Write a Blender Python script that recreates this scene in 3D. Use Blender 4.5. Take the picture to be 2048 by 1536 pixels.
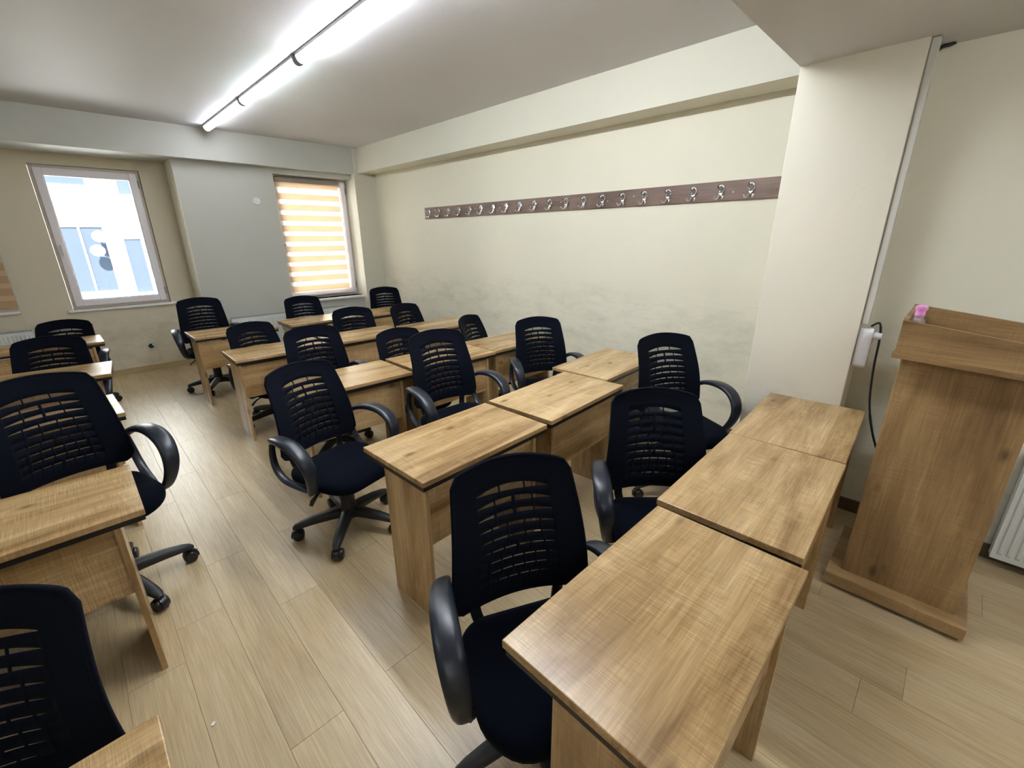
import bpy, bmesh, math, random
from math import sin, cos, pi, radians, sqrt
from mathutils import Vector, Matrix

random.seed(7)
for o in list(bpy.data.objects):
    bpy.data.objects.remove(o)
SC = bpy.context.scene
COL = SC.collection

# ------------------------------------------------------------------ camera
YAW, PITCH, ROLL, FPX, CAMZ = -0.781, -0.324, -0.008, 872.764, 1.711
cam = bpy.data.cameras.new('camera')
cam.sensor_fit = 'HORIZONTAL'
cam.sensor_width = 36.0
cam.lens = 36.0 * FPX / 2048.0
cam.clip_start = 0.02
cam_ob = bpy.data.objects.new('camera', cam)
COL.objects.link(cam_ob)
fw0 = Vector((-sin(YAW), cos(YAW), 0)); rt0 = Vector((cos(YAW), sin(YAW), 0)); up0 = Vector((0, 0, 1))
fwd = fw0 * cos(PITCH) + up0 * sin(PITCH)
up = -fw0 * sin(PITCH) + up0 * cos(PITCH)
rr = rt0 * cos(ROLL) + up * sin(ROLL)
uu = -rt0 * sin(ROLL) + up * cos(ROLL)
cam_ob.matrix_world = Matrix(((rr.x, uu.x, -fwd.x, 0), (rr.y, uu.y, -fwd.y, 0), (rr.z, uu.z, -fwd.z, CAMZ), (0, 0, 0, 1)))
SC.camera = cam_ob

# ------------------------------------------------------------------ light and exposure
SC.view_settings.view_transform = 'Standard'
SC.view_settings.look = 'None'
SC.view_settings.gamma = 1.0
SC.view_settings.use_curve_mapping = False
SC.view_settings.exposure = 1.06
world = bpy.data.worlds.new('world')
SC.world = world
world.use_nodes = True
wb = world.node_tree.nodes['Background']
wb.inputs[0].default_value = (0.80, 0.90, 1.0, 1)
wb.inputs[1].default_value = 4.5
sun = bpy.data.lights.new('sun', 'SUN')
sun.energy = 24.0
sun.angle = radians(2)
sun.color = (1.0, 0.96, 0.90)
sun_ob = bpy.data.objects.new('sun', sun)
COL.objects.link(sun_ob)
sun_ob.rotation_euler = (radians(48), 0, radians(-18))
TUBE_POWER = 40.0

# ------------------------------------------------------------------ dimensions (metres)
XW = 3.902          # coat wall
XR = 3.28           # wall behind the lectern
XP = 3.081          # pillar face
PY0, PY1 = 0.342, 0.869
XL = -4.2
YF = -2.6           # wall behind the camera
YB = 7.069          # beam over the windows
YD = 7.667          # deep window recess
YG = 7.20           # grey wall with the blind window
RX = 1.244
QX = 3.558
HC = 3.032
ZL = 2.671
ZLOW = 2.577

# ------------------------------------------------------------------ helpers
def link(name, me, m=None, parent=None):
    o = bpy.data.objects.new(name, me)
    COL.objects.link(o)
    if m is not None and me is not None:
        me.materials.append(m)
    if parent is not None:
        o.parent = parent
    return o

def obj(name, bm, m, parent=None, smooth=None, bevel=0, seg=2):
    bmesh.ops.recalc_face_normals(bm, faces=bm.faces[:])
    me = bpy.data.meshes.new(name)
    bm.to_mesh(me)
    bm.free()
    if smooth is not None:
        me.polygons.foreach_set('use_smooth', [True] * len(me.polygons))
        me.set_sharp_from_angle(angle=radians(smooth))
    o = link(name, me, m, parent)
    if bevel:
        b = o.modifiers.new('bevel', 'BEVEL')
        b.width = bevel
        b.segments = seg
        b.limit_method = 'ANGLE'
        b.angle_limit = radians(40)
    return o

def thing(name, label, cat, loc=(0, 0, 0), rotz=0, group=None):
    o = bpy.data.objects.new(name, None)
    COL.objects.link(o)
    o.location = loc
    o.rotation_euler = (0, 0, rotz)
    o.empty_display_size = 0.1
    tag(o, label, cat, group)
    return o

def tag(o, label, cat, group=None):
    o['label'] = label
    o['category'] = cat
    if group:
        o['group'] = group

def struct(name, bm, m, parent=None, **k):
    o = obj(name, bm, m, parent, **k)
    if parent is None:
        o['kind'] = 'structure'
    return o

def B():
    return bmesh.new()

def box(bm, x0, x1, y0, y1, z0, z1):
    v = [bm.verts.new((x, y, z)) for x in (x0, x1) for y in (y0, y1) for z in (z0, z1)]
    for f in ((0, 1, 3, 2), (4, 6, 7, 5), (0, 4, 5, 1), (2, 3, 7, 6), (0, 2, 6, 4), (1, 5, 7, 3)):
        bm.faces.new([v[i] for i in f])
    return bm

def bx(*a):
    return box(B(), *a)

def lathe(bm, prof, c=(0, 0, 0), n=24, axis='z', rot=None):
    rings = []
    for r, z in prof:
        ring = []
        for i in range(n):
            a = 2 * pi * i / n
            p = Vector((r * cos(a), r * sin(a), z))
            if axis == 'y':
                p = Vector((p.x, p.z, p.y))
            elif axis == 'x':
                p = Vector((p.z, p.x, p.y))
            if rot is not None:
                p = rot @ p
            ring.append(bm.verts.new(p + Vector(c)))
        rings.append(ring)
    for a, b in zip(rings, rings[1:]):
        for i in range(n):
            j = (i + 1) % n
            bm.faces.new((a[i], a[j], b[j], b[i]))
    bm.faces.new(rings[0][::-1])
    bm.faces.new(rings[-1])
    return bm

def smooth_path(pts, n):
    """Catmull-Rom through pts (tuples of any length), n samples."""
    out = []
    m = len(pts) - 1
    for i in range(n):
        t = i / (n - 1) * m
        k = min(int(t), m - 1)
        f = t - k
        p0 = pts[max(k - 1, 0)]; p1 = pts[k]; p2 = pts[k + 1]; p3 = pts[min(k + 2, m)]
        out.append(tuple(0.5 * ((2 * b) + (c - a) * f + (2 * a - 5 * b + 4 * c - d) * f * f + (-a + 3 * b - 3 * c + d) * f ** 3)
                         for a, b, c, d in zip(p0, p1, p2, p3)))
    return out

def sweep(bm, pts, lat=None, n=10, closed=False, sq=0.6):
    """pts: (x,y,z,halfwidth,halfthick); lat = lateral direction of the wide side."""
    rings = []
    N = len(pts)
    for i, p in enumerate(pts):
        a = Vector(pts[(i - 1) % N if closed else max(i - 1, 0)][:3])
        b = Vector(pts[(i + 1) % N if closed else min(i + 1, N - 1)][:3])
        t = (b - a).normalized()
        L = Vector(lat) if lat is not None else (Vector((0, 0, 1)) if abs(t.z) < 0.95 else Vector((1, 0, 0)))
        L = (L - t * L.dot(t)).normalized()
        M = t.cross(L)
        c = Vector(p[:3])
        ring = []
        for k in range(n):
            an = 2 * pi * (k + 0.5) / n
            ca, sa = cos(an), sin(an)
            ring.append(bm.verts.new(c + L * (p[3] * math.copysign(abs(ca) ** sq, ca)) + M * (p[4] * math.copysign(abs(sa) ** sq, sa))))
        rings.append(ring)
    pairs = list(zip(rings, rings[1:])) + ([(rings[-1], rings[0])] if closed else [])
    for r, s in pairs:
        for k in range(n):
            j = (k + 1) % n
            bm.faces.new((r[k], r[j], s[j], s[k]))
    if not closed:
        bm.faces.new(rings[0][::-1])
        bm.faces.new(rings[-1])
    return bm

def rings_mesh(bm, rings, cap0=True, cap1=True):
    vs = [[bm.verts.new(p) for p in r] for r in rings]
    n = len(vs[0])
    for a, b in zip(vs, vs[1:]):
        for i in range(n):
            j = (i + 1) % n
            bm.faces.new((a[i], a[j], b[j], b[i]))
    if cap0:
        bm.faces.new(vs[0][::-1])
    if cap1:
        bm.faces.new(vs[-1])
    return bm

def dup(root, loc, rotz, label=None):
    r = root.copy()
    COL.objects.link(r)
    r.location = loc
    r.rotation_euler = (0, 0, rotz)
    if label:
        r['label'] = label
    for ch in list(root.children):
        c = ch.copy()
        COL.objects.link(c)
        c.parent = r
        for g in list(ch.children):
            d = g.copy()
            COL.objects.link(d)
            d.parent = c
    return r

# ------------------------------------------------------------------ materials
def newmat(name):
    m = bpy.data.materials.new(name)
    m.use_nodes = True
    nt = m.node_tree
    return m, nt, nt.nodes['Principled BSDF']

def N(nt, kind, **kw):
    n = nt.nodes.new(kind)
    for k, v in kw.items():
        setattr(n, k, v)
    return n

def setin(n, **kw):
    for k, v in kw.items():
        n.inputs[k].default_value = v
    return n

def srgb(r, g, b):
    f = lambda c: (c / 255 / 12.92) if c / 255 <= 0.04045 else ((c / 255 + 0.055) / 1.055) ** 2.4
    return (f(r), f(g), f(b), 1)

def ramp(nt, src, stops):
    r = N(nt, 'ShaderNodeValToRGB')
    e = r.color_ramp.elements
    while len(e) < len(stops):
        e.new(0.5)
    for i, (p, c) in enumerate(stops):
        e[i].position = p
        e[i].color = c if len(c) == 4 else (*c, 1)
    nt.links.new(src, r.inputs[0])
    return r.outputs[0]

def mixc(nt, fac, a, b, mode='MIX'):
    m = N(nt, 'ShaderNodeMix', data_type='RGBA', blend_type=mode)
    for s, v in ((0, fac), (6, a), (7, b)):
        if hasattr(v, 'links'):
            nt.links.new(v, m.inputs[s])
        else:
            m.inputs[s].default_value = v
    return m.outputs[2]

def noise(nt, vec, scale, detail=3, rough=0.55, dist=0.0):
    n = N(nt, 'ShaderNodeTexNoise')
    setin(n, Scale=scale, Detail=detail, Roughness=rough, Distortion=dist)
    nt.links.new(vec, n.inputs['Vector'])
    return n.outputs[0]

def mapped(nt, vec, sc):
    m = N(nt, 'ShaderNodeMapping')
    m.inputs['Scale'].default_value = sc
    nt.links.new(vec, m.inputs[0])
    return m.outputs[0]

def plain(name, col, rough=0.5, metal=0.0, spec=0.5, bump=None, coat=0.0, sheen=0.0):
    m, nt, b = newmat(name)
    b.inputs['Base Color'].default_value = col
    b.inputs['Roughness'].default_value = rough
    b.inputs['Metallic'].default_value = metal
    b.inputs['Specular IOR Level'].default_value = spec
    b.inputs['Coat Weight'].default_value = coat
    b.inputs['Sheen Weight'].default_value = sheen
    if bump:
        tc = N(nt, 'ShaderNodeTexCoord')
        f = noise(nt, tc.outputs['Object'], bump[0], 2)
        bp = N(nt, 'ShaderNodeBump')
        setin(bp, Strength=bump[1], Distance=0.002)
        nt.links.new(f, bp.inputs['Height'])
        nt.links.new(bp.outputs[0], b.inputs['Normal'])
    return m

def objrand_vec(nt):
    """object coordinates shifted by a per-object random offset"""
    tc = N(nt, 'ShaderNodeTexCoord')
    oi = N(nt, 'ShaderNodeObjectInfo')
    mul = N(nt, 'ShaderNodeVectorMath', operation='SCALE')
    mul.inputs[0].default_value = (17.0, 9.0, 13.0)
    nt.links.new(oi.outputs['Random'], mul.inputs['Scale'])
    add = N(nt, 'ShaderNodeVectorMath', operation='ADD')
    nt.links.new(tc.outputs['Object'], add.inputs[0])
    nt.links.new(mul.outputs[0], add.inputs[1])
    return add.outputs[0], oi.outputs['Random']

def wood(name, dark, mid, light, axis, rough=0.27, saw=1.0, knots=True, tone=0.0, spec=0.55):
    m, nt, b = newmat(name)
    v, rnd = objrand_vec(nt)
    def sc(al, ac):
        return tuple(al if 'xyz'[i] == axis else ac for i in range(3))
    g1 = noise(nt, mapped(nt, v, sc(1.1, 7.0)), 1.0, 4, 0.6, 0.6)
    g2 = noise(nt, mapped(nt, v, sc(5.0, 170.0)), 1.0, 3, 0.6)
    g3 = noise(nt, mapped(nt, v, sc(330.0, 9.0)), 1.0, 4, 0.75)
    blot = noise(nt, mapped(nt, v, sc(5.0, 9.0)), 1.0, 3, 0.6)
    c = ramp(nt, g1, [(0.30, dark), (0.47, mid), (0.72, light)])
    f2 = ramp(nt, g2, [(0.35, (0, 0, 0)), (0.7, (1, 1, 1))])
    c = mixc(nt, 0.16, c, f2, 'OVERLAY')
    if saw:
        s = ramp(nt, g3, [(0.40, (0.16, 0.16, 0.16)), (0.50, (0.5, 0.5, 0.5)), (0.64, (0.88, 0.88, 0.88))])
        mk = ramp(nt, blot, [(0.36, (0, 0, 0)), (0.68, (1, 1, 1))])
        fm = N(nt, 'ShaderNodeMath', operation='MULTIPLY')
        nt.links.new(mk, fm.inputs[0]); fm.inputs[1].default_value = 0.52 * saw
        c = mixc(nt, fm.outputs[0], c, s, 'OVERLAY')
        hl = ramp(nt, blot, [(0.54, (0, 0, 0)), (0.75, (1, 1, 1))])
        fh = N(nt, 'ShaderNodeMath', operation='MULTIPLY')
        nt.links.new(hl, fh.inputs[0]); fh.inputs[1].default_value = 0.45 * saw
        c = mixc(nt, fh.outputs[0], c, light)
    if knots:
        vo = N(nt, 'ShaderNodeTexVoronoi')
        vo.inputs['Scale'].default_value = 1.0
        vo.inputs['Randomness'].default_value = 1.0
        nt.links.new(mapped(nt, v, sc(2.9, 6.0)), vo.inputs['Vector'])
        k = ramp(nt, vo.outputs['Distance'], [(0.025, (1, 1, 1)), (0.13, (0, 0, 0))])
        fk = N(nt, 'ShaderNodeMath', operation='MULTIPLY')
        nt.links.new(k, fk.inputs[0]); fk.inputs[1].default_value = 0.75
        c = mixc(nt, fk.outputs[0], c, (dark[0] * 0.42, dark[1] * 0.38, dark[2] * 0.35, 1))
    if tone:
        tr = ramp(nt, rnd, [(0.0, (1 - tone, 1 - tone, 1 - tone)), (1.0, (1 + tone, 1 + tone * 0.9, 1 + tone * 0.8))])
        c = mixc(nt, 1.0, c, tr, 'MULTIPLY')
    nt.links.new(c, b.inputs['Base Color'])
    b.inputs['Roughness'].default_value = rough
    b.inputs['Specular IOR Level'].default_value = spec
    bp = N(nt, 'ShaderNodeBump')
    setin(bp, Strength=0.06, Distance=0.002)
    nt.links.new(g3 if saw else g2, bp.inputs['Height'])
    nt.links.new(bp.outputs[0], b.inputs['Normal'])
    return m

D_, M_, L_ = srgb(134, 103, 65), srgb(173, 140, 95), srgb(206, 176, 131)
W_X = wood('desk oak lengthwise', D_, M_, L_, 'x')
W_Z = wood('desk oak upright', D_, M_, L_, 'z', saw=0.5)
LD, LM, LL = srgb(118, 90, 58), srgb(146, 115, 76), srgb(178, 146, 102)
WL_Z = wood('lectern oak upright', LD, LM, LL, 'z', saw=0.6, rough=0.45)
WL_Y = wood('lectern oak lengthwise', LD, LM, LL, 'y', saw=0.5, rough=0.45)
W_FLOOR = wood('laminate floor', srgb(180, 156, 116), srgb(191, 168, 129), srgb(202, 181, 145), 'y', rough=0.38, saw=0.0, knots=False, tone=0.03, spec=0.8)
W_RACK = wood('rack walnut', srgb(98, 78, 68), srgb(122, 100, 88), srgb(140, 118, 105), 'y', saw=0.0, knots=False, rough=0.5)

def wallmat(name, col, dirt=None, bump=0.12):
    m, nt, b = newmat(name)
    ge = N(nt, 'ShaderNodeNewGeometry')
    pos = ge.outputs['Position']
    n1 = noise(nt, pos, 0.9, 3)
    c = mixc(nt, 1.0, col, ramp(nt, n1, [(0.3, (0.955, 0.955, 0.95)), (0.7, (1.0, 1.0, 1.0))]), 'MULTIPLY')
    if dirt:
        zc, zw, amt, dc = dirt
        sep = N(nt, 'ShaderNodeSeparateXYZ')
        nt.links.new(pos, sep.inputs[0])
        mr = N(nt, 'ShaderNodeMapRange', interpolation_type='SMOOTHSTEP')
        nt.links.new(sep.outputs[2], mr.inputs[0])
        mr.inputs[1].default_value = zc + zw; mr.inputs[2].default_value = zc - zw * 0.2
        sm = noise(nt, mapped(nt, pos, (2.2, 1.3, 3.4)), 1.4, 7, 0.72, 0.15)
        sr = ramp(nt, sm, [(0.46, (0, 0, 0)), (0.70, (1, 1, 1))])
        st = noise(nt, mapped(nt, pos, (4, 4, 34)), 1.0, 4, 0.7)
        sr2 = ramp(nt, st, [(0.52, (0, 0, 0)), (0.72, (1, 1, 1))])
        mx = N(nt, 'ShaderNodeMath', operation='MAXIMUM')
        nt.links.new(sr, mx.inputs[0])
        h = N(nt, 'ShaderNodeMath', operation='MULTIPLY'); h.inputs[1].default_value = 0.45
        nt.links.new(sr2, h.inputs[0]); nt.links.new(h.outputs[0], mx.inputs[1])
        f = N(nt, 'ShaderNodeMath', operation='MULTIPLY')
        nt.links.new(mx.outputs[0], f.inputs[0]); nt.links.new(mr.outputs[0], f.inputs[1])
        g = N(nt, 'ShaderNodeMath', operation='MULTIPLY')
        nt.links.new(f.outputs[0], g.inputs[0]); g.inputs[1].default_value = amt
        c = mixc(nt, g.outputs[0], c, dc)
    nt.links.new(c, b.inputs['Base Color'])
    b.inputs['Roughness'].default_value = 0.6
    b.inputs['Specular IOR Level'].default_value = 0.25
    nb = noise(nt, pos, 160.0, 2)
    nb2 = noise(nt, pos, 6.0, 2)
    ad = N(nt, 'ShaderNodeMath', operation='MULTIPLY_ADD')
    nt.links.new(nb2, ad.inputs[0]); ad.inputs[1].default_value = 3.0
    nt.links.new(nb, ad.inputs[2])
    bp = N(nt, 'ShaderNodeBump')
    setin(bp, Strength=bump, Distance=0.003)
    nt.links.new(ad.outputs[0], bp.inputs['Height'])
    nt.links.new(bp.outputs[0], b.inputs['Normal'])
    return m

M_WALL = wallmat('cream wall paint', srgb(220, 216, 200))
M_COAT = wallmat('scuffed cream wall paint', srgb(231, 226, 207), dirt=(1.06, 0.34, 0.30, srgb(132, 134, 120)))
M_BACK = wallmat('scuffed window wall paint', srgb(224, 214, 192), dirt=(0.62, 0.30, 0.32, srgb(120, 112, 96)))
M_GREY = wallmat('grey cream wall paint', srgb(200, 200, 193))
M_PILLAR = wallmat('pillar paint', srgb(230, 223, 206), dirt=(0.78, 0.12, 0.25, srgb(160, 156, 140)))
M_CEIL = wallmat('ceiling paint', srgb(212, 211, 213), bump=0.25)
M_OUT = wallmat('outdoor plaster', srgb(236, 234, 230))
M_BASEB = plain('baseboard cream', srgb(186, 166, 120), 0.5)
M_FLOORJ = plain('laminate joint', srgb(140, 118, 84), 0.6)
M_BASEB_D = plain('baseboard brown', srgb(90, 78, 54), 0.5)
M_PVC = plain('white pvc', srgb(243, 238, 243), 0.3)
M_FRAME = plain('tan pvc frame', srgb(214, 202, 190), 0.4)  # one even tan, darker than the white sash
M_PVC2 = plain('taupe pvc', srgb(150, 140, 130), 0.5)  # even taupe for the blind cassette and the strip beside the duct
M_SILL = plain('sill stone white', srgb(240, 240, 242), 0.3)
M_METALW = plain('radiator enamel', srgb(226, 228, 226), 0.35)
M_GRILL = plain('radiator grille grey', srgb(170, 172, 170), 0.45)
M_CHROME = plain('chrome', srgb(215, 215, 220), 0.14, 1.0)
M_SCREW = plain('screw steel', srgb(205, 205, 205), 0.3, 1.0)
M_BLACKP = plain('black plastic', (0.012, 0.0135, 0.018, 1), 0.42, 0, 0.45, bump=(900, 0.12))
M_ARM = plain('armrest black polypropylene', (0.013, 0.017, 0.027, 1), 0.33, 0, 0.5, bump=(700, 0.10))
M_BASE = plain('base charcoal nylon', (0.022, 0.023, 0.026, 1), 0.5, 0, 0.45, bump=(600, 0.15))
M_WHEEL = plain('caster black', (0.010, 0.010, 0.011, 1), 0.38)
M_SEAT = plain('navy seat fabric', (0.0018, 0.0032, 0.0078, 1), 0.95, 0, 0.08, bump=(1400, 0.35), sheen=0.015)
M_BACKR = plain('navy mesh fabric', (0.0024, 0.0040, 0.0095, 1), 0.9, 0, 0.12, bump=(1600, 0.4), sheen=0.02)
M_STRIP = plain('black edge strip', (0.010, 0.008, 0.008, 1), 0.4)
M_WHITEP = plain('white plastic', srgb(226, 226, 230), 0.35)
M_DUCT = plain('grey white duct', srgb(206, 204, 194), 0.45)
M_CABLE = plain('black cable rubber', (0.008, 0.008, 0.012, 1), 0.45)
M_DARK = plain('dark hole', (0.02, 0.017, 0.015, 1), 0.8)
M_PINK = plain('pink cap plastic', srgb(250, 165, 228), 0.35)
M_LIGHTBODY = plain('lamp body grey', srgb(150, 146, 150), 0.5)
M_SLATE = plain('outdoor window blue grey', (0.036, 0.046, 0.062, 1), 0.9, 0, 0.1)
M_RED = plain('outdoor red shutter', (0.16, 0.035, 0.03, 1), 0.9, 0, 0.1)
M_GROUND = plain('outdoor asphalt', srgb(92, 92, 92), 0.9)
M_WHITED = plain('dish white', srgb(235, 235, 235), 0.5)

def thin(name, col, trans, rough=0.6, translucent=0.0):
    """thin sheet: partly see-through, partly diffuse, partly translucent"""
    m, nt, b = newmat(name)
    out = nt.nodes['Material Output']
    b.inputs['Base Color'].default_value = col
    b.inputs['Roughness'].default_value = rough
    b.inputs['Specular IOR Level'].default_value = 0.1
    sh = b.outputs[0]
    if translucent:
        tl = N(nt, 'ShaderNodeBsdfTranslucent')
        tl.inputs[0].default_value = col
        mx = N(nt, 'ShaderNodeMixShader'); mx.inputs[0].default_value = translucent
        nt.links.new(sh, mx.inputs[1]); nt.links.new(tl.outputs[0], mx.inputs[2])
        sh = mx.outputs[0]
    if trans:
        tr = N(nt, 'ShaderNodeBsdfTransparent')
        mx = N(nt, 'ShaderNodeMixShader'); mx.inputs[0].default_value = trans
        nt.links.new(sh, mx.inputs[1]); nt.links.new(tr.outputs[0], mx.inputs[2])
        sh = mx.outputs[0]
    nt.links.new(sh, out.inputs[0])
    return m

M_LINING = thin('see through mesh lining', (0.0040, 0.0066, 0.0150, 1), 0.46)
M_BAND = thin('beige blind band', srgb(236, 219, 196), 0.0, 0.8, 0.42)
M_SHEER = thin('sheer blind band', srgb(252, 246, 238), 0.42, 0.8, 0.6)
M_BANDC = thin('closed blind band', srgb(196, 164, 128), 0.0, 0.8, 0.05)
M_BANDC2 = thin('closed sheer band', srgb(216, 188, 156), 0.0, 0.8, 0.05)

def glassmat():
    m, nt, b = newmat('window glass')
    out = nt.nodes['Material Output']
    tr = N(nt, 'ShaderNodeBsdfTransparent')
    tr.inputs[0].default_value = (0.95, 0.97, 0.97, 1)
    gl = N(nt, 'ShaderNodeBsdfGlossy'); gl.inputs['Roughness'].default_value = 0.02
    lw = N(nt, 'ShaderNodeFresnel'); lw.inputs[0].default_value = 1.35
    mx = N(nt, 'ShaderNodeMixShader')
    nt.links.new(lw.outputs[0], mx.inputs[0])
    nt.links.new(tr.outputs[0], mx.inputs[1]); nt.links.new(gl.outputs[0], mx.inputs[2])
    nt.links.new(mx.outputs[0], out.inputs[0])
    return m
M_GLASS = glassmat()

def clearmat():
    m, nt, b = newmat('clear bottle plastic')
    b.inputs['Base Color'].default_value = (0.9, 0.86, 0.9, 1)
    b.inputs['Roughness'].default_value = 0.08
    b.inputs['Transmission Weight'].default_value = 0.75
    b.inputs['IOR'].default_value = 1.25
    return m
M_CLEAR = clearmat()

def emit(name, col, s):
    m, nt, b = newmat(name)
    b.inputs['Base Color'].default_value = (0.9, 0.9, 0.9, 1)
    b.inputs['Emission Color'].default_value = col
    b.inputs['Emission Strength'].default_value = s
    return m

# ------------------------------------------------------------------ the room
fl = struct('floor', bx(XL - .3, XW + .3, YF - .3, YD + .3, -0.20, -0.008), M_FLOORJ)
# laminate planks laid along the room, one object each, sharing one mesh
PW, PL = 0.193, 1.29
pb = bx(0.0004, PW - 0.0004, 0.0005, PL - 0.0005, -0.009, 0.0)
plank0 = obj('plank', pb, W_FLOOR, fl, bevel=0.0007, seg=1)
first = True
nx = 0
x = -0.98
while x < XR + 0.62:
    off = random.uniform(0, PL)
    y = -1.2 - off
    while y < YD:
        if y + PL > -1.3 and not (x > XW - 0.02):
            if first:
                p = plank0; first = False
            else:
                p = plank0.copy(); COL.objects.link(p)
            p.location = (x, y, 0)
        y += PL
    x += PW
# plain laminate beyond the planks that the camera can see
struct('floor_edge', bx(XL, -0.98, YF, YD, -0.009, 0.0), W_FLOOR, fl)
struct('floor_edge', bx(-0.98, XW, YF, -1.3 - 1.25, -0.009, 0.0), W_FLOOR, fl)

struct('ceiling', bx(XL - .2, XW + .3, YF - .2, YD + .5, HC, HC + .2), M_CEIL)
struct('trim_1', bx(XL, XW + .1, YF, PY1, ZLOW, HC), M_CEIL)                        # dropped ceiling over the front of the room
struct('wall_right', box(bx(XW, XW + .2, PY1, YD + .3, 0, HC), XR, XR + .2, YF, PY0, 0, ZLOW), M_COAT)
struct('trim_2', bx(XP, XW + .1, PY0, PY1, 0, HC), M_PILLAR, bevel=0.004)          # pillar
struct('trim_3', bx(3.623, XW, PY1, YB + .02, 2.684, HC), M_WALL)                   # soffit over the coat wall
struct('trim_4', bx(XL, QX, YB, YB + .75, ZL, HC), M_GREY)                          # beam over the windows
struct('trim_5', bx(QX, XW, YB, YD + .1, 0, HC), M_WALL)                            # corner column

W1 = (-0.03, 0.955, 0.90, 2.545)     # window in the deep recess
W2 = (2.40, QX, 0.80, 2.60)          # window with the blind
bm = B()
def wall_hole(bm, x0, x1, y0, y1, z0, z1, h):
    box(bm, x0, h[0], y0, y1, z0, z1)
    box(bm, h[1], x1, y0, y1, z0, z1) if h[1] < x1 - 1e-4 else None
    box(bm, h[0], h[1], y0, y1, z0, h[2])
    box(bm, h[0], h[1], y0, y1, h[3], z1)
wall_hole(bm, XL, RX, YD, YD + .22, 0, ZL, W1)
struct('wall_back', bm, M_BACK)
bm = B()
wall_hole(bm, RX, QX, YG, YG + .26, 0, ZL, W2)
box(bm, RX, RX + .2, YG + .25, YD + .22, 0, ZL)
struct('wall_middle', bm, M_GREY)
struct('trim_6', bx(RX - .004, RX, YG, YD, 0, ZL), M_COAT)                          # cream skin over the recess reveal, paler to stand for window light
struct('wall_left', bx(XL - .2, XL, YF, YD + .2, 0, HC), M_WALL)
struct('wall_front', bx(XL, XR + .1, YF - .2, YF, 0, HC), M_WALL)

struct('baseboard_back', bx(XL, RX, YD - .016, YD, 0, 0.075), M_BASEB, bevel=0.004)
struct('baseboard_back_step', bx(RX, QX, YG - .016, YG, 0, 0.075), M_BASEB, bevel=0.004)
bpy.data.objects['baseboard_back_step'].name = 'baseboard_middle'
struct('baseboard_right', box(bx(XW - .016, XW, PY1, YB, 0, 0.075), XR - .016, XR, YF, PY0, 0, 0.085), M_BASEB_D, bevel=0.004)

# ------------------------------------------------------------------ windows
def frame_bm(x0, x1, z0, z1, w, y0, y1):
    bm = B()
    box(bm, x0, x0 + w, y0, y1, z0, z1)
    box(bm, x1 - w, x1, y0, y1, z0, z1)
    box(bm, x0 + w, x1 - w, y0, y1, z0, z0 + w)
    box(bm, x0 + w, x1 - w, y0, y1, z1 - w, z1)
    return bm

def window(n, h, y):
    x0, x1, z0, z1 = h
    w = bpy.data.objects.new('window_%d' % n, None)
    COL.objects.link(w)
    w.location = ((x0 + x1) / 2, y, z0)
    w['kind'] = 'structure'
    cx = (x0 + x1) / 2
    T = lambda bm: (bmesh.ops.translate(bm, vec=(-cx, -y, -z0), verts=bm.verts[:]), bm)[1]
    obj('outer_frame', T(frame_bm(x0 + .001, x1 - .001, z0 + .001, z1 - .001, 0.042, y + .012, y + .075)), M_FRAME, w, bevel=0.004)
    s = obj('sash', T(frame_bm(x0 + .034, x1 - .034, z0 + .034, z1 - .034, 0.072, y - .012, y + .055)), M_PVC, w, bevel=0.006)
    obj('glazing_bead', T(frame_bm(x0 + .102, x1 - .102, z0 + .102, z1 - .102, 0.014, y + .000, y + .05)), M_PVC, s, bevel=0.003)
    obj('pane', T(bx(x0 + .112, x1 - .112, y + .018, y + .024, z0 + .112, z1 - .112)), M_GLASS, w)
    hb = B()
    zz = z0 + (z1 - z0) * .46
    lathe(hb, [(0.014, -.022), (0.014, 0)], (x0 + .072, y - .012, zz), 14, 'y')
    box(hb, x0 + .062, x0 + .082, y - .050, y - .030, zz - .115, zz + .012)
    obj('handle', T(hb), M_WHITEP, w, bevel=0.005)
    for zz in (z0 + .16, z1 - .16):
        obj('hinge', T(lathe(B(), [(0.008, -.045), (0.008, .045)], (x1 - .03, y - .014, zz), 12)), M_LIGHTBODY, w)
    return w, T

w1, T1 = window(1, W1, YD + .035)
obj('sill', T1(bx(W1[0] - .05, W1[1] + .05, YD - .035, YD + .03, W1[2] - .03, W1[2])), M_SILL, w1, bevel=0.006)
w2, T2 = window(2, W2, YG + .19)
obj('sill', T2(bx(W2[0] - .03, W2[1] - .01, YG - .045, YG + .19, W2[2] - .035, W2[2])), M_SILL, w2, bevel=0.006)

# zebra blinds: every band is a part
def zebra(label, x0, x1, y, ztop, zbot, n, mb, ms, loc_name='zebra_blind'):
    t = thing(loc_name, label, 'blind', ((x0 + x1) / 2, y, ztop))
    hw = (x1 - x0) / 2
    c = obj('cassette', box(B(), -hw - .01, hw + .01, -.03, .02, -.065, 0), M_PVC2, t, bevel=0.012, seg=3)
    pitch = (ztop - zbot - .065) / n
    z = -.065
    for i in range(n):
        a = pitch * (0.60 if i else 0.5)
        obj('opaque_band', box(B(), -hw, hw, -.004, -.003, z - a, z), mb, t)
        if i < n - 1:
            obj('sheer_band', box(B(), -hw, hw, -.004, -.0035, z - pitch + (.0 if i else 0), z - a), ms, t)
        z -= pitch
    obj('bottom_rail', box(B(), -hw, hw, -.012, .006, zbot - ztop - .018, zbot - ztop + .012), M_PVC, t, bevel=0.005)
    obj('pull_chain', lathe(B(), [(0.0025, -1.45), (0.0025, -.06)], (hw + .018, -.012, 0), 6), M_WHITEP, t)
    return t
zebra('zebra roller blind with glowing beige stripes over the window in the right corner', 2.455, 3.40, YG + .150, 2.575, 0.86, 11, M_BAND, M_SHEER)
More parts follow.
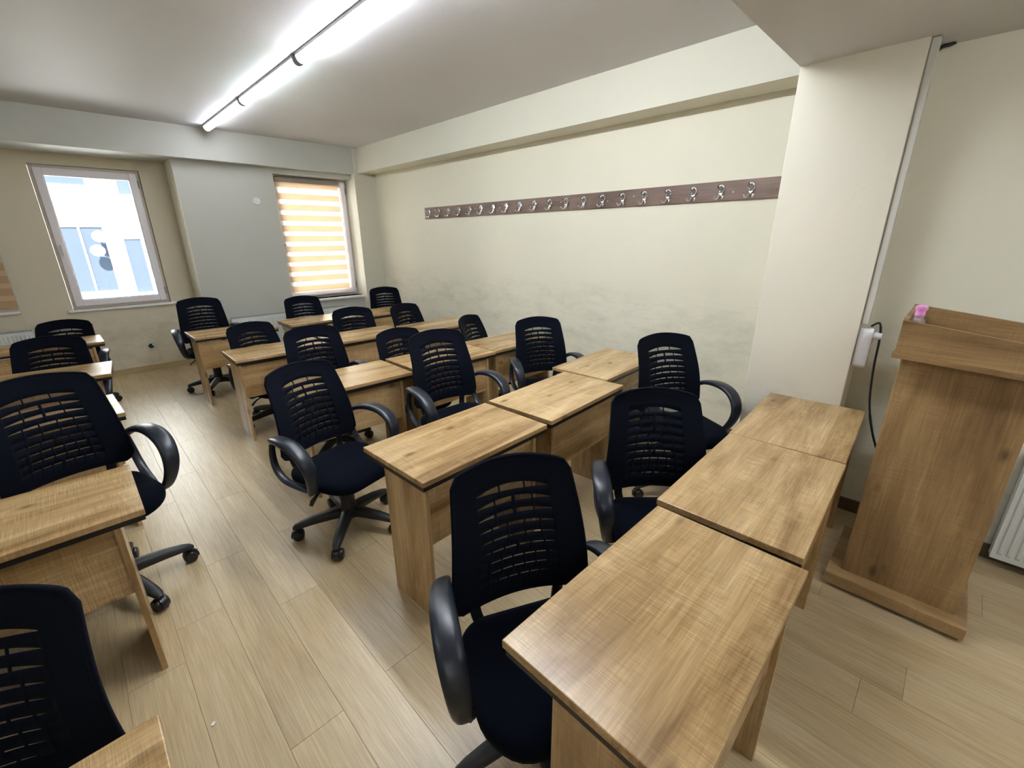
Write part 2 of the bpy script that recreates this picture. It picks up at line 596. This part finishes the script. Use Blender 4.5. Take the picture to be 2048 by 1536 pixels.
zebra('dim brown striped roller blind at the far left edge, left of the bare window', -1.60, -0.47, YD - .04, 2.10, 0.93, 8, M_BANDC, M_BANDC2)

# ------------------------------------------------------------------ outside, seen through the window
g = struct('outdoor_ground', bx(-30, 30, 8.6, 60, -6.2, -6.0), M_GROUND)
g.name = 'ground'
bd = thing('apartment_building', 'sunlit white apartment building with blue grey windows outside the window', 'building', (0, 15.5, -6))
FY = 0.0
bmw = B()
box(bmw, -14, 16, 0, 6, 0, 12)
obj('facade', bmw, M_OUT, bd)
def outwin(x0, x1, z0, z1, red=False):
    f = obj('window', frame_bm(x0, x1, z0 + 6, z1 + 6, .07, -.05, .05), M_PVC, bd)
    if red:
        obj('shutter_strip', bx(x1 + .0, x1 + .10, -.06, .0, z0 + 6, z1 + 6), M_RED, f)
    obj('pane', bx(x0 + .06, x1 - .06, -.02, .01, z0 + 6.06, z1 + 5.94), M_SLATE, f)
outwin(0.05, 0.98, 0.42, 2.10)
outwin(1.20, 1.68, 0.32, 1.82, True)
outwin(-0.10, 0.90, 2.92, 3.60)
outwin(1.36, 1.80, 2.75, 3.60, True)
outwin(0.0, 0.92, -0.40, 0.20)
outwin(1.30, 1.72, -0.40, 0.18, True)
outwin(-2.2, -0.9, 0.42, 2.10); outwin(3.0, 4.2, 0.3, 1.9); outwin(5.2, 6.4, 0.3, 1.9)
obj('mullion', bx(.46, .50, -.06, .0, 6.45, 8.05), M_WHITED, bd)
obj('ledge', bx(-14, 16, -.12, 0, 6 + .24, 6 + .36), M_OUT, bd)
obj('ledge', bx(-14, 16, -.12, 0, 6 + 2.62, 6 + 2.74), M_OUT, bd)
for zz, xx in ((1.80, .80), (1.47, .70)):
    d = thing('satellite_dish', 'white satellite dish on the opposite facade, %s of the pair' % ('upper' if zz > 1.6 else 'lower'), 'satellite dish', (xx, 15.45, zz))
    rot = Matrix.Rotation(radians(75), 3, 'X')
    prof = [(0.001, 0.0)] + [(0.14 * k / 6, 0.04 * (k / 6) ** 2) for k in range(1, 7)] + [(0.14, 0.05)] + [(0.14 * k / 6, 0.04 * (k / 6) ** 2 + .012) for k in range(5, 0, -1)] + [(0.001, .012)]
    obj('dish', lathe(B(), prof, (0, -.28, 0), 24, rot=rot), M_WHITED, d, smooth=40)
    obj('feed_arm', sweep(B(), [(0, -.28, -.12, .008, .008), (0, -.40, -.07, .008, .008), (0, -.43, .02, .012, .012)], n=6), M_LIGHTBODY, d)
    obj('mount', sweep(B(), [(0, -.27, -.02, .02, .02), (0, -.15, -.05, .02, .02), (0, 0.05, -.05, .02, .02)], n=6), M_LIGHTBODY, d)

# ------------------------------------------------------------------ ceiling lamps
CB, CG, CW_ = (0.88, 0.92, 1.0, 1), (0.84, 0.98, 1.0, 1), (0.88, 0.94, 1.0, 1)
TUBES = [(1.63, 5.395, 6.88, HC, CB, .34, 'LED batten on the ceiling nearest the window beam'),
         (1.63, 3.925, 5.365, HC, CG, .42, 'middle LED batten of the visible row on the ceiling'),
         (1.63, 2.42, 3.885, HC, CB, .72, 'LED batten cut by the top edge of the photo, nearest the camera'),
         (1.63, .93, 2.38, HC, CW_, 1.5, 'added unseen LED batten at the near end of the row, beside the dropped ceiling'),  # unseen lamp, added to raise the room's brightness
         (-1.05, .93, 2.38, HC, CW_, .25, 'added unseen LED batten on the left beside the dropped ceiling'),  # unseen, added as extra light from the left
         (1.63, -2.1, -.62, ZLOW, CW_, .62, 'added unseen LED batten under the dropped ceiling on the lectern side'),  # unseen, added to brighten the lectern, recess and front desks
         (-1.05, -2.1, -.62, ZLOW, CW_, .42, 'added unseen LED batten under the dropped ceiling on the left side')]  # unseen, added for more light at the front left
for i, (xt, y0, y1, zt, c, pw, lab) in enumerate(TUBES):
    t = thing('led_batten', lab, 'ceiling light', (xt, (y0 + y1) / 2, zt), 0, 'LED battens in a row on the ceiling')
    hl = (y1 - y0) / 2
    obj('housing', bx(-.042, .042, -hl + .01, hl - .01, -.022, 0), M_LIGHTBODY, t, bevel=0.004)
    bm = B()
    rings = []
    for yy in (-hl + .02, hl - .02):
        rings.append([Vector((.040 * cos(a), yy, -.022 - .044 * sin(a))) for a in [pi * k / 8 for k in range(9)]])
    rings_mesh(bm, rings)
    obj('diffuser', bm, emit('lamp light %d' % i, c, TUBE_POWER * pw), t)
    for s in (-1, 1):
        bm = B()
        r0 = [[Vector((.043 * cos(a), s * (hl - dy), -.020 - .048 * sin(a))) for a in [pi * k / 8 for k in range(9)]] for dy in (.02, 0)]
        rings_mesh(bm, r0)
        obj('end_cap', bm, M_LIGHTBODY, t)

# ------------------------------------------------------------------ coat rack
rk = thing('coat_rack', 'long brown wooden coat rack with chrome hooks on the cream wall', 'coat rack', (XW, 3.28, 2.05))
Y0 = 3.28
for a, b in ((PY1 + .005, 3.05), (3.052, 4.36), (4.362, 5.68)):
    obj('board', bx(-.018, 0, a - Y0, b - Y0, -.073, .073), W_RACK, rk, bevel=0.002)
def hook_bm():
    bm = B()
    # upper loop plate
    loop = []
    for k in range(20):
        a = 2 * pi * k / 20
        w = 0.026 * (1.0 if sin(a) > 0 else 0.70)
        loop.append((-.024 - .004 * cos(a * 2), w * cos(a), .018 + .036 * sin(a), .0045, .004))
    sweep(bm, loop, n=6, closed=True)
    box(bm, -.022, -.018, -.012, .012, -.02, .045)
    for s in (-1, 1):
        path = smooth_path([(-.024, .004 * s, -.004, .006, .005), (-.030, .010 * s, -.028, .006, .005), (-.046, .020 * s, -.046, .0055, .005),
                            (-.062, .030 * s, -.042, .005, .005), (-.066, .036 * s, -.026, .006, .006)], 12)
        sweep(bm, path, n=6)
    # long upper prong
    path = smooth_path([(-.020, 0, .0, .006, .004), (-.05, 0, .012, .005, .004), (-.075, 0, .035, .005, .005), (-.080, 0, .052, .007, .006)], 10)
    sweep(bm, path, n=6)
    return bm
h0 = obj('hook', hook_bm(), M_CHROME, rk, smooth=50)
ys = [1.29 + .2245 * k for k in range(20)]
for i, y in enumerate(ys):
    h = h0 if i == 0 else h0.copy()
    if i:
        COL.objects.link(h)
    h.location = (0, y - Y0, -.012)
s0 = obj('screw', lathe(B(), [(0.006, -.003), (0.004, 0)], (0, 0, 0), 10, 'x'), M_SCREW, rk)
for i, y in enumerate((1.42, 1.75, 2.30, 2.58, 2.84, 3.16, 3.6, 4.1, 4.55, 5.0, 5.6)):
    s = s0 if i == 0 else s0.copy()
    if i:
        COL.objects.link(s)
    s.location = (-.0182, y - Y0 + .0, .0 + .012 * ((i % 3) - 1))

# ------------------------------------------------------------------ radiators
def radiator(label, p, length, rot, ztop, zbot):
    """front faces local -y, back on the wall at y=0, x from 0 to length"""
    t = thing('radiator', label, 'radiator', p, rot)
    h = ztop - zbot
    bm = B()
    box(bm, 0, length, -.105, -.098, zbot, ztop - .01)
    n = int(length / .0333)
    for i in range(n):
        xx = .02 + i * (length - .04) / n
        w = (length - .04) / n * .62
        y = -.105
        v = [bm.verts.new(q) for q in ((xx, y, zbot + .03), (xx + w, y, zbot + .03), (xx + w, y, ztop - .04), (xx, y, ztop - .04),
                                       (xx + .005, y - .007, zbot + .042), (xx + w - .005, y - .007, zbot + .042), (xx + w - .005, y - .007, ztop - .052), (xx + .005, y - .007, ztop - .052))]
        for f in ((4, 5, 6, 7), (0, 1, 5, 4), (1, 2, 6, 5), (2, 3, 7, 6), (3, 0, 4, 7)):
            bm.faces.new([v[k] for k in f])
    obj('front_panel', bm, M_METALW, t)
    obj('back_panel', bx(0, length, -.045, -.035, zbot, ztop - .01), M_METALW, t)
    for xx in (0, length - .008):
        obj('side_panel', bx(xx, xx + .008, -.107, -.032, zbot, ztop), M_METALW, t, bevel=0.002)
    bm = B()
    m = int(length / .026)
    for i in range(m):
        xx = .012 + i * (length - .024) / m
        box(bm, xx, xx + .013, -.098, -.04, ztop - .012, ztop - .002)
    box(bm, 0.008, length - .008, -.106, -.098, ztop - .012, ztop)
    box(bm, 0.008, length - .008, -.04, -.033, ztop - .012, ztop)
    gset = obj('top_grille', bm, M_GRILL, t)
    for xx in (.15, length - .15):
        obj('wall_bracket', bx(xx - .02, xx + .02, -.036, 0, zbot + .05, ztop - .08), M_METALW, t)
    obj('valve_pipe', sweep(B(), smooth_path([(length - .05, -.07, zbot + .02, .009, .009), (length - .05, -.07, zbot - .04, .009, .009), (length - .05, -.07, 0.0, .009, .009)], 6), n=8), M_METALW, t)
    return t
radiator('white panel radiator under the striped blind in the right corner', (1.50, YG, 0), 1.70, 0, 0.665, 0.10)
radiator('white panel radiator at the far left under the dim blind', (-2.0, YD, 0), 1.58, 0, 0.720, 0.10)
radiator('white panel radiator right of the wooden lectern', (XR, -.435, 0), 1.2, -pi / 2, 0.66, 0.062)

# ------------------------------------------------------------------ desks
TL, TD = 0.815, 0.49
def make_desk(label):
    t = thing('desk', label, 'desk', (0, 0, 0), 0, 'oak laminate desks in rows')
    obj('tabletop', bx(0, TL, 0, TD, .724, .75), W_X, t, bevel=0.003)
    obj('black_spacer_strip', bx(.004, TL - .004, .004, TD - .010, .703, .724), M_STRIP, t)
    obj('side_panel', bx(.016, .036, .012, .335, 0, .703), W_Z, t, bevel=0.001)
    obj('side_panel', bx(TL - .10, TL - .08, .012, .335, 0, .703), W_Z, t, bevel=0.001)
    obj('modesty_panel', bx(.036, TL - .10, .030, .048, .40, .690), W_X, t, bevel=0.001)
    return t
DESKS = [
    (0.569, 0.127, .003, 'oak desk at the bottom right of the photo, nearest the camera'),
    (1.433, 0.153, .028, 'middle oak desk of the front row, touching the nearest desk'),
    (2.260, 0.180, .045, 'oak desk of the front row whose end touches the pillar'),
    (0.846, 1.383, .029, 'aisle desk of the second row, right behind the nearest black chair'),
    (1.712, 1.418, .060, 'middle oak desk of the second row, left of the chair in front of the pillar'),
    (2.548, 1.610, .050, 'oak desk of the second row nearest the coat wall'),
    (0.881, 2.800, -.020, 'aisle desk of the third row, behind the chair with its wheels in the aisle'),
    (1.741, 2.785, -.008, 'middle oak desk of the third row, mostly behind a chair back'),
    (2.572, 2.797, -.020, 'oak desk of the third row nearest the coat wall'),
    (0.838, 4.130, -.020, 'aisle desk of the fourth row with its end panel on the floor'),
    (1.705, 4.150, .000, 'middle oak desk of the fourth row with a bright glare'),
    (2.570, 4.010, -.010, 'oak desk of the fourth row nearest the coat wall'),
    (0.790, 5.430, .010, 'aisle desk of the last row, under the bright reveal by the bare window'),
    (1.745, 5.450, .000, 'middle desk of the last row in front of the striped blind'),
    (2.580, 5.400, .020, 'desk of the last row in the corner by the coat wall'),
    (-0.885, 0.510, .010, 'desk corner at the bottom left edge of the photo, nearest on the left'),
    (-0.807, 1.985, .004, 'oak desk left of the aisle with a large black chair behind it'),
    (-0.750, 3.270, .050, 'desk left of the aisle showing only a glaring corner behind the large chair'),
    (-0.740, 4.490, -.080, 'third desk left of the aisle from the window, tilted, white with window glare'),
    (-0.690, 5.940, .020, 'desk left of the aisle nearest the bare window'),
]
desk0 = make_desk(DESKS[0][3])
for i, (x, y, r, lab) in enumerate(DESKS):
    if i == 0:
        desk0.location = (x, y, 0); desk0.rotation_euler = (0, 0, r)
    else:
        dup(desk0, (x, y, 0), r, lab)

# ------------------------------------------------------------------ office chairs (face local -y)
def hw(v):
    return 0.254 - 0.045 * v
def back_pt(u, v, off=0.0):
    au = abs(u)
    zt = 1.030 - .030 * u * u - (.032 * ((au - .89) / .11) ** 2.2 if au > .89 else 0)
    zb = .546 - .016 * u * u + (.045 * ((au - .84) / .16) ** 2 if au > .84 else 0)
    z = zb + v * (zt - zb)
    w = hw((z - .55) / .48)
    s = (z - .55) / .48
    y = .205 + .112 * s - .034 * sin(pi * min(max(s * 1.15, 0), 1)) - .042 * u * u + off
    return Vector((w * u, y, z))
NU = 80
ROWS = []
for k in range(9):
    v = .795 - .0805 * k
    ROWS.append((v, (.025, .0205, .0165, .0130, .0105, .0090, .0080, .0074, .0068)[k] * .88, (3, 4, 4, 5, 5, 6, 7, 7, 8)[k]))
def backrest_bm():
    bm = B()
    lines = [('c', 0.0), ('c', .03), ('c', .07)]
    for v, h, n in reversed(ROWS):
        lines += [('lo', v, h), ('hi', v, h)]
    lines += [('c', .86), ('c', .90), ('c', .94), ('c', .97), ('c', 1.0)]
    UE = .63
    vs = []
    for ln in lines:
        row = []
        for i in range(NU + 1):
            u = -1 + 2 * i / NU
            if ln[0] == 'c':
                v = ln[1]
            else:
                q = max(0.0, 1 - (u / UE) ** 2)
                hh = max(.0012, ln[2] * q ** .9)
                v = ln[1] + (hh if ln[0] == 'hi' else -hh)
            row.append(bm.verts.new(back_pt(u, v)))
        vs.append(row)
    seg = {v: n for v, h, n in ROWS}
    for a in range(len(lines) - 1):
        slot = lines[a][0] == 'lo'
        n = seg[lines[a][1]] if slot else 0
        for i in range(NU):
            u = -1 + 2 * (i + .5) / NU
            if slot and abs(u) < UE - .02:
                f = (u + UE) / (2 * UE) * n
                j = int(round(f))
                c = j / n * 2 * UE - UE
                if not (0 < j < n and abs(u - c) <= .0127):
                    continue
            bm.faces.new((vs[a][i], vs[a][i + 1], vs[a + 1][i + 1], vs[a + 1][i]))
    lone = [v for v in bm.verts if not v.link_faces]
    bmesh.ops.delete(bm, geom=lone, context='VERTS')
    return bm

def outline(wf, d0, d1, r, n=8, z=0, inset=0.0):
    """rounded rectangle: half width wf, y from d0 (front) to d1 (back)"""
    pts = []
    W = wf - inset; F = d0 + inset; K = d1 - inset
    rf, rb = r
    for cx, cy, a0, rad in ((W, K, 0, rb), (-W, K, 90, rb), (-W, F, 180, rf), (W, F, 270, rf)):
        rad = max(rad - inset, .01)
        ox = cx - math.copysign(rad, cx); oy = cy + (-rad if cy > 0 else rad)
        for k in range(n + 1):
            a = radians(a0 + 90 * k / n)
            pts.append((ox + rad * cos(a), oy + rad * sin(a)))
    return pts

def seat_bm():
    bm = B()
    rings = []
    def warp(x, y, z):
        f = max(0, (-y - .12) / .14)
        side = max(0, (abs(x) - .15) / .10)
        return Vector((x, y, z - .028 * f * f + .004 * side * side))
    for z, ins in ((.418, .030), (.416, .012), (.426, .002), (.445, 0), (.462, .004), (.474, .016), (.480, .036), (.482, .07), (.481, .12), (.479, .17)):
        rings.append([warp(x, y, z) for x, y in outline(.245, -.255, .215, (.15, .12), 8, z, ins)])
    rings_mesh(bm, rings)
    return bm

def pan_bm():
    bm = B()
    rings = []
    for z, ins in ((.392, .09), (.396, .05), (.418, .018), (.424, .018)):
        rings.append([Vector((x, y, z)) for x, y in outline(.245, -.235, .21, (.15, .12), 6, z, ins)])
    return rings_mesh(bm, rings)

def arm_bm(s):
    # (y forward = negative), closed D-shaped loop
    P = [(.258, .232, .648, .018, .012), (.282, .165, .691, .032, .016), (.298, .060, .711, .040, .018), (.304, -.040, .701, .042, .018),
         (.303, -.112, .658, .040, .018), (.296, -.146, .588, .036, .018), (.286, -.134, .512, .031, .017), (.268, -.095, .440, .027, .015),
         (.235, -.05, .404, .024, .011), (.150, -.03, .396, .022, .008)]
    p = smooth_path([(s * a, b, c, d, e) for a, b, c, d, e in P], 34)
    bm = sweep(B(), p, lat=(1, 0, 0), n=12, sq=.7)
    Q = [(.258, .230, .650, .016, .011), (.268, .232, .580, .018, .011), (.273, .212, .500, .020, .011), (.270, .150, .440, .021, .011), (.258, .05, .418, .020, .011), (.240, -.03, .406, .019, .010)]
    q = smooth_path([(s * a, b, c, d, e) for a, b, c, d, e in Q], 20)
    sweep(bm, q, lat=(1, 0, 0), n=10, sq=.7)
    return bm

def base_bm():
    bm = lathe(B(), [(.020, .078), (.050, .084), (.056, .128), (.052, .150), (.046, .160)], n=20)
    for k in range(5):
        a = 2 * pi * k / 5
        d = Vector((cos(a), sin(a), 0))
        pts = []
        for r, z, w, h in ((.03, .118, .036, .034), (.10, .118, .033, .031), (.20, .108, .029, .026), (.27, .096, .025, .021), (.302, .088, .021, .016), (.316, .076, .014, .012)):
            pts.append((d.x * r, d.y * r, z, w, h))
        sweep(bm, pts, lat=(-d.y, d.x, 0), n=8, sq=.7)
    return bm

def caster_bm():
    bm = B()
    # hood over the twin wheels at r = .298 on +x
    rings = []
    c = Vector((.300, .0, .032))
    for yy, rad in ((-.012, .037), (.012, .037)):
        rings.append([Vector((c.x + rad * cos(t), yy, c.z + rad * sin(t))) for t in [radians(-20 + 220 * k / 12) for k in range(13)]])
    rings_mesh(bm, rings)
    lathe(bm, [(.011, .05), (.011, .088)], (.302, 0, 0), 10)
    return bm
def wheel_bm():
    bm = B()
    for s in (-1, 1):
        prof = [(.010, s * .006), (.029, s * .006), (.032, s * .010), (.032, s * .024), (.028, s * .029), (.008, s * .031)]
        lathe(bm, prof, (.296, 0, .032), 18, 'y')
    return bm

UPPER = ('seat', 'seat_pan', 'backrest', 'back_frame', 'mesh_lining', 'back_bracket', 'armrest', 'mechanism', 'lever', 'gas_piston', 'gas_lift')
def make_chair(label):
    t = thing('office_chair', label, 'chair', (0, 0, 0), 0, 'black mesh office chairs at the desks')
    obj('seat', seat_bm(), M_SEAT, t, smooth=50)
    obj('seat_pan', pan_bm(), M_BLACKP, t, smooth=40)
    b = obj('backrest', backrest_bm(), M_BACKR, t, smooth=60)
    so = b.modifiers.new('solid', 'SOLIDIFY'); so.thickness = .0035; so.offset = 0
    # thin see-through lining inside the slits
    bm = B()
    vs = [[bm.verts.new(back_pt(-.7 + 1.4 * i / 12, .10 + .76 * j / 10, .0024)) for i in range(13)] for j in range(11)]
    for j in range(10):
        for i in range(12):
            bm.faces.new((vs[j][i], vs[j][i + 1], vs[j + 1][i + 1], vs[j + 1][i]))
    obj('mesh_lining', bm, M_LINING, t, smooth=60)
    # plastic rim round the back
    rim = []
    NE = 26
    for i in range(NE):
        rim.append((-1 + 2 * i / NE, 0))
    for i in range(NE):
        rim.append((1, i / NE))
    for i in range(NE):
        rim.append((1 - 2 * i / NE, 1))
    for i in range(NE):
        rim.append((-1, 1 - i / NE))
    pts = []
    for u, v in rim:
        p = back_pt(u, v, .004)
        pts.append((p.x, p.y, p.z, .008, .0065))
    obj('back_frame', sweep(B(), pts, lat=(0, 1, 0), n=8, closed=True, sq=.8), M_BACKR, t, smooth=60)
    for s in (-1, 1):
        P = [(s * .10, .10, .404, .022, .008), (s * .135, .185, .415, .022, .008), (s * .158, .222, .470, .021, .008), (s * .165, .222, .54, .021, .008), (s * .168, .215, .62, .018, .007)]
        obj('back_bracket', sweep(B(), smooth_path(P, 14), lat=(1, 0, 0), n=8, sq=.6), M_BLACKP, t, smooth=50)
    for s in (-1, 1):
        obj('armrest', arm_bm(s), M_ARM, t, smooth=50)
    obj('mechanism', bx(-.085, .085, -.10, .12, .355, .396), M_BLACKP, t, bevel=0.012)
    lv = sweep(B(), [(-.08, .0, .372, .006, .006), (-.16, -.01, .366, .006, .006), (-.20, -.015, .356, .006, .006)], n=6)
    sweep(lv, [(-.195, -.014, .358, .009, .006), (-.235, -.02, .335, .016, .007), (-.250, -.022, .315, .012, .006)], lat=(0, 1, 0), n=8)
    obj('lever', lv, M_BLACKP, t, smooth=50)
    obj('gas_piston', lathe(B(), [(.014, .20), (.014, .36)], n=14), M_CHROME, t, smooth=40)
    obj('gas_column', lathe(B(), [(.047, .135), (.047, .165), (.042, .175), (.044, .265), (.047, .27), (.047, .305), (.040, .312)], n=20), M_BLACKP, t, smooth=40)
    obj('star_base', base_bm(), M_BASE, t, smooth=50)
    for k in range(5):
        c = obj('caster', caster_bm(), M_WHEEL, t, smooth=40) if k == 0 else c0.copy()
        if k == 0:
            c0 = c
            w0 = obj('wheel', wheel_bm(), M_WHEEL, c, smooth=40)
        else:
            COL.objects.link(c); c.parent = t
            w = w0.copy(); COL.objects.link(w); w.parent = c
    return t

def pose_chair(t, x, y, deg, h, base_deg):
    t.location = (x, y, 0)
    t.rotation_euler = (0, 0, radians(deg))
    k = 0
    for c in t.children:
        n = c.name.split('.')[0]
        if n in UPPER:
            c.location.z = h
        elif n == 'star_base':
            c.rotation_euler.z = radians(base_deg - deg)
        elif n == 'caster':
            c.rotation_euler.z = radians(base_deg - deg + 72 * k)
            k += 1

CHAIRS = [
    (0.815, 0.70, -26, -.047, 20, 'black mesh chair nearest the camera, its seat beside the bottom right desk'),
    (1.74, 0.75, -46, -.045, 50, 'black mesh chair behind the middle desk of the front row, below the pillar'),
    (2.72, 1.12, -29, .033, 10, 'black chair beside the pillar, one arm against the scuffed cream wall'),
    (0.91, 2.36, 14, -.015, 159, 'black mesh chair at the aisle end of the second row, wheels fully visible'),
    (1.73, 2.26, -5, .060, 33, 'black chair with two visible arms behind the middle desk of the second row'),
    (2.85, 2.42, -28, -.020, 60, 'black chair against the cream wall behind the wall desk of the second row'),
    (1.32, 3.45, -4, -.010, 5, 'black chair at the aisle desk of the third row with bright slits in its back'),
    (1.98, 3.17, 0, -.085, 40, 'low black chair back behind the middle desk of the third row'),
    (2.93, 3.22, 22, -.078, 22, 'narrow turned black chair behind the wall desk of the third row'),
    (1.20, 4.50, 11, -.085, 47, 'low black chair at the aisle desk of the fourth row'),
    (2.15, 4.53, -12, -.061, 12, 'black chair at the middle desk of the fourth row, two slit rows showing'),
    (2.83, 4.36, 11, -.064, 30, 'black chair at the wall desk of the fourth row, one slit row showing'),
    (1.03, 6.07, -3, .026, 168, 'black chair by the grey wall beside the bare window, wheels seen below the desk'),
    (2.12, 5.86, -6, -.040, 25, 'black chair directly below the striped blind'),
    (3.36, 6.02, -18, -.035, 55, 'black chair in the far corner by the coat wall'),
    (-0.19, 6.31, -12, -.113, 15, 'black chair left of the aisle nearest the bare window'),
    (-0.26, 4.87, -7, -.062, 35, 'black chair left of the aisle, second from the bare window, one slit row showing'),
    (-0.16, 2.68, 15, .078, 6, 'large black chair left of the aisle with one curved arm over the floor'),
    (-0.455, 1.165, -20, -.090, 30, 'black chair back at the bottom left corner of the photo'),
]
chair0 = make_chair(CHAIRS[0][5])
for i, (x, y, d, h, bdeg, lab) in enumerate(CHAIRS):
    c = chair0 if i == 0 else dup(chair0, (0, 0, 0), 0, lab)
    pose_chair(c, x, y, d, h, bdeg)
    if i == len(CHAIRS) - 1:                                        # the photo shows no arms on this one
        for a in [k for k in c.children if k.name.startswith('armrest')]:
            bpy.data.objects.remove(a)

# ------------------------------------------------------------------ lectern
lx, ly = 2.41, -.10
lt = thing('lectern', 'oak laminate lectern with an open tray top beside the pillar', 'lectern', (lx, ly, 0))
def lb(name, x0, x1, y0, y1, z0, z1, m, bevel=0.002):
    bm = bx(x0 - lx, x1 - lx, y0 - ly, y1 - ly, z0, z1)
    for v in bm.verts:                                              # the tray slopes down towards the speaker
        if v.co.z > 1.2:
            f = min(1.0, max(0.0, (v.co.z - 1.215) / .165))
            v.co.z += (v.co.y + ly - .131) * (.055 + .075 * f)
    return obj(name, bm, m, lt, bevel=bevel)
lb('base_board', 2.41, 2.93, -.355, .163, .020, .080, WL_Y, .003)
lb('base_foot', 2.44, 2.47, -.33, .14, 0, .020, M_STRIP, 0)
lb('base_foot', 2.87, 2.90, -.33, .14, 0, .020, M_STRIP, 0)
lb('front_panel', 2.485, 2.503, -.312, .108, .080, 1.199, WL_Z)
lb('side_panel', 2.503, 2.85, .090, .108, .080, 1.199, WL_Z)
lb('side_panel', 2.503, 2.85, -.312, -.294, .080, 1.188, WL_Z)
lb('shelf', 2.503, 2.84, -.294, .090, .70, .718, WL_Y)
lb('tray_floor', 2.405, 2.89, -.375, .138, 1.215, 1.237, WL_Y)
lb('tray_front', 2.412, 2.430, -.368, .131, 1.237, 1.375, WL_Y)
lb('tray_side', 2.430, 2.868, .113, .131, 1.237, 1.385, WL_Y)
lb('tray_side', 2.430, 2.868, -.368, -.350, 1.237, 1.385, WL_Y)
lb('tray_back', 2.868, 2.886, -.368, .131, 1.237, 1.392, WL_Y)
lb('tray_panel', 2.430, 2.868, -.350, .113, 1.237, 1.255, WL_Y)

bt = thing('bottle', 'small clear bottle with a pink cap in the lectern tray', 'bottle', (2.475, .088, 1.255))
obj('body', lathe(B(), [(.020, 0), (.024, .006), (.024, .10), (.021, .118), (.0145, .128), (.0145, .136)], n=24), M_CLEAR, bt, smooth=40)
obj('cap', lathe(B(), [(.015, .132), (.0165, .134), (.0165, .146), (.0150, .152), (.0185, .160), (.0205, .166), (.0195, .174), (.012, .178), (.001, .179)], n=24), M_PINK, bt, smooth=50)

# ------------------------------------------------------------------ wall fittings
cd = thing('cable_duct', 'white cable duct running down the pillar edge behind the lectern', 'cable duct', (XR, PY0, 1.22))
obj('duct', bx(-.185, -.135, -.034, -.001, 0.02, ZLOW - 1.22 - .004), M_DUCT, cd, bevel=0.002)
obj('duct_gap_strip', bx(-.187, -.184, -.006, -.001, 0.02, ZLOW - 1.22 - .004), M_PVC2, cd)  # dark gap between duct and pillar, drawn as a grey strip
co = obj('cable_end', sweep(B(), smooth_path([(XR - .02, PY0 - .012, ZLOW - .03, .006, .006), (XR - .035, PY0 - .03, ZLOW - .012, .007, .007), (XR - .03, PY0 - .06, ZLOW - .008, .007, .007), (XR - .02, PY0 - .075, ZLOW - .002, .007, .007)], 12), n=8), M_CABLE, None, smooth=60)
tag(co, 'dark cable stub entering the ceiling at the top of the white duct', 'cable')

ps = thing('power_strip', 'white power strip hanging at the pillar edge behind the lectern', 'power strip', (XR - .155, PY0 - .003, 1.10))
bm = B()
rr_ = []
for yy, ins in ((0.0, .002), (-.052, .0), (-.062, .005)):
    rr_.append([Vector((px * 1.0, yy, pz)) for px, pz in outline(.030, -.115, .115, (.028, .028), 6, 0, ins)])
rings_mesh(bm, rr_)
obj('strip_body', bm, M_WHITEP, ps, smooth=40)
for zz in (-.065, -.01, .045):
    obj('socket', lathe(B(), [(.021, -.063), (.021, -.0615)], (0, 0, zz), 20, 'y'), M_DUCT, ps)
pg = obj('plug', lathe(B(), [(.016, -.10), (.020, -.092), (.020, -.061)], (0.0, 0, .075), 16, 'y'), M_WHITEP, ps, smooth=40)
cb = obj('power_cable', sweep(B(), smooth_path([(3.125, .296, 1.225, .0055, .0055), (3.125, .262, 1.245, .0055, .0055), (3.122, .246, 1.16, .0055, .0055), (3.112, .238, 1.0, .0055, .0055), (3.10, .215, .80, .0055, .0055),
            (3.06, .165, .64, .0055, .0055), (3.00, .095, .50, .0055, .0055), (2.93, .02, .34, .0055, .0055), (2.91, -.04, .16, .0055, .0055), (2.905, -.06, .095, .0055, .0055)], 50), n=8), M_CABLE, None, smooth=60)
tag(cb, 'black power cable hanging in a curve behind the lectern', 'cable')

jp = obj('junction_cover', lathe(B(), [(.050, 0), (.050, -.006), (.046, -.010), (.001, -.011)], (0, 0, 0), 28, 'y'), M_WHITEP, None, smooth=30)
jp.location = (2.13, YG, 2.22)
tag(jp, 'round white junction cover on the grey wall left of the blind', 'wall plate')
ho = thing('cable_outlet', 'round white cable outlet with a dark hole low on the window wall', 'outlet', (.62, YD, .335))
bm = B()
lathe(bm, [(.060, 0), (.058, -.006), (.036, -.010), (.030, -.010), (.030, -.004)], (0, 0, 0), 24, 'y')
obj('ring', bm, M_DUCT, ho, smooth=30)
obj('hole', lathe(B(), [(.031, -.0105), (.001, -.011)], (-.008, 0, 0), 20, 'y'), M_DARK, ho)
obj('plug_stub', lathe(B(), [(.016, -.03), (.016, -.004)], (.02, 0, .015), 14, 'y'), M_WHITEP, ho)

sp = obj('paper_scrap', bx(-.008, .008, -.005, .005, 0, .003), M_WHITEP)
sp.location = (.006, 1.60, .001); sp.rotation_euler = (0, .05, .9)
tag(sp, 'tiny white paper scrap on the aisle floor', 'paper')
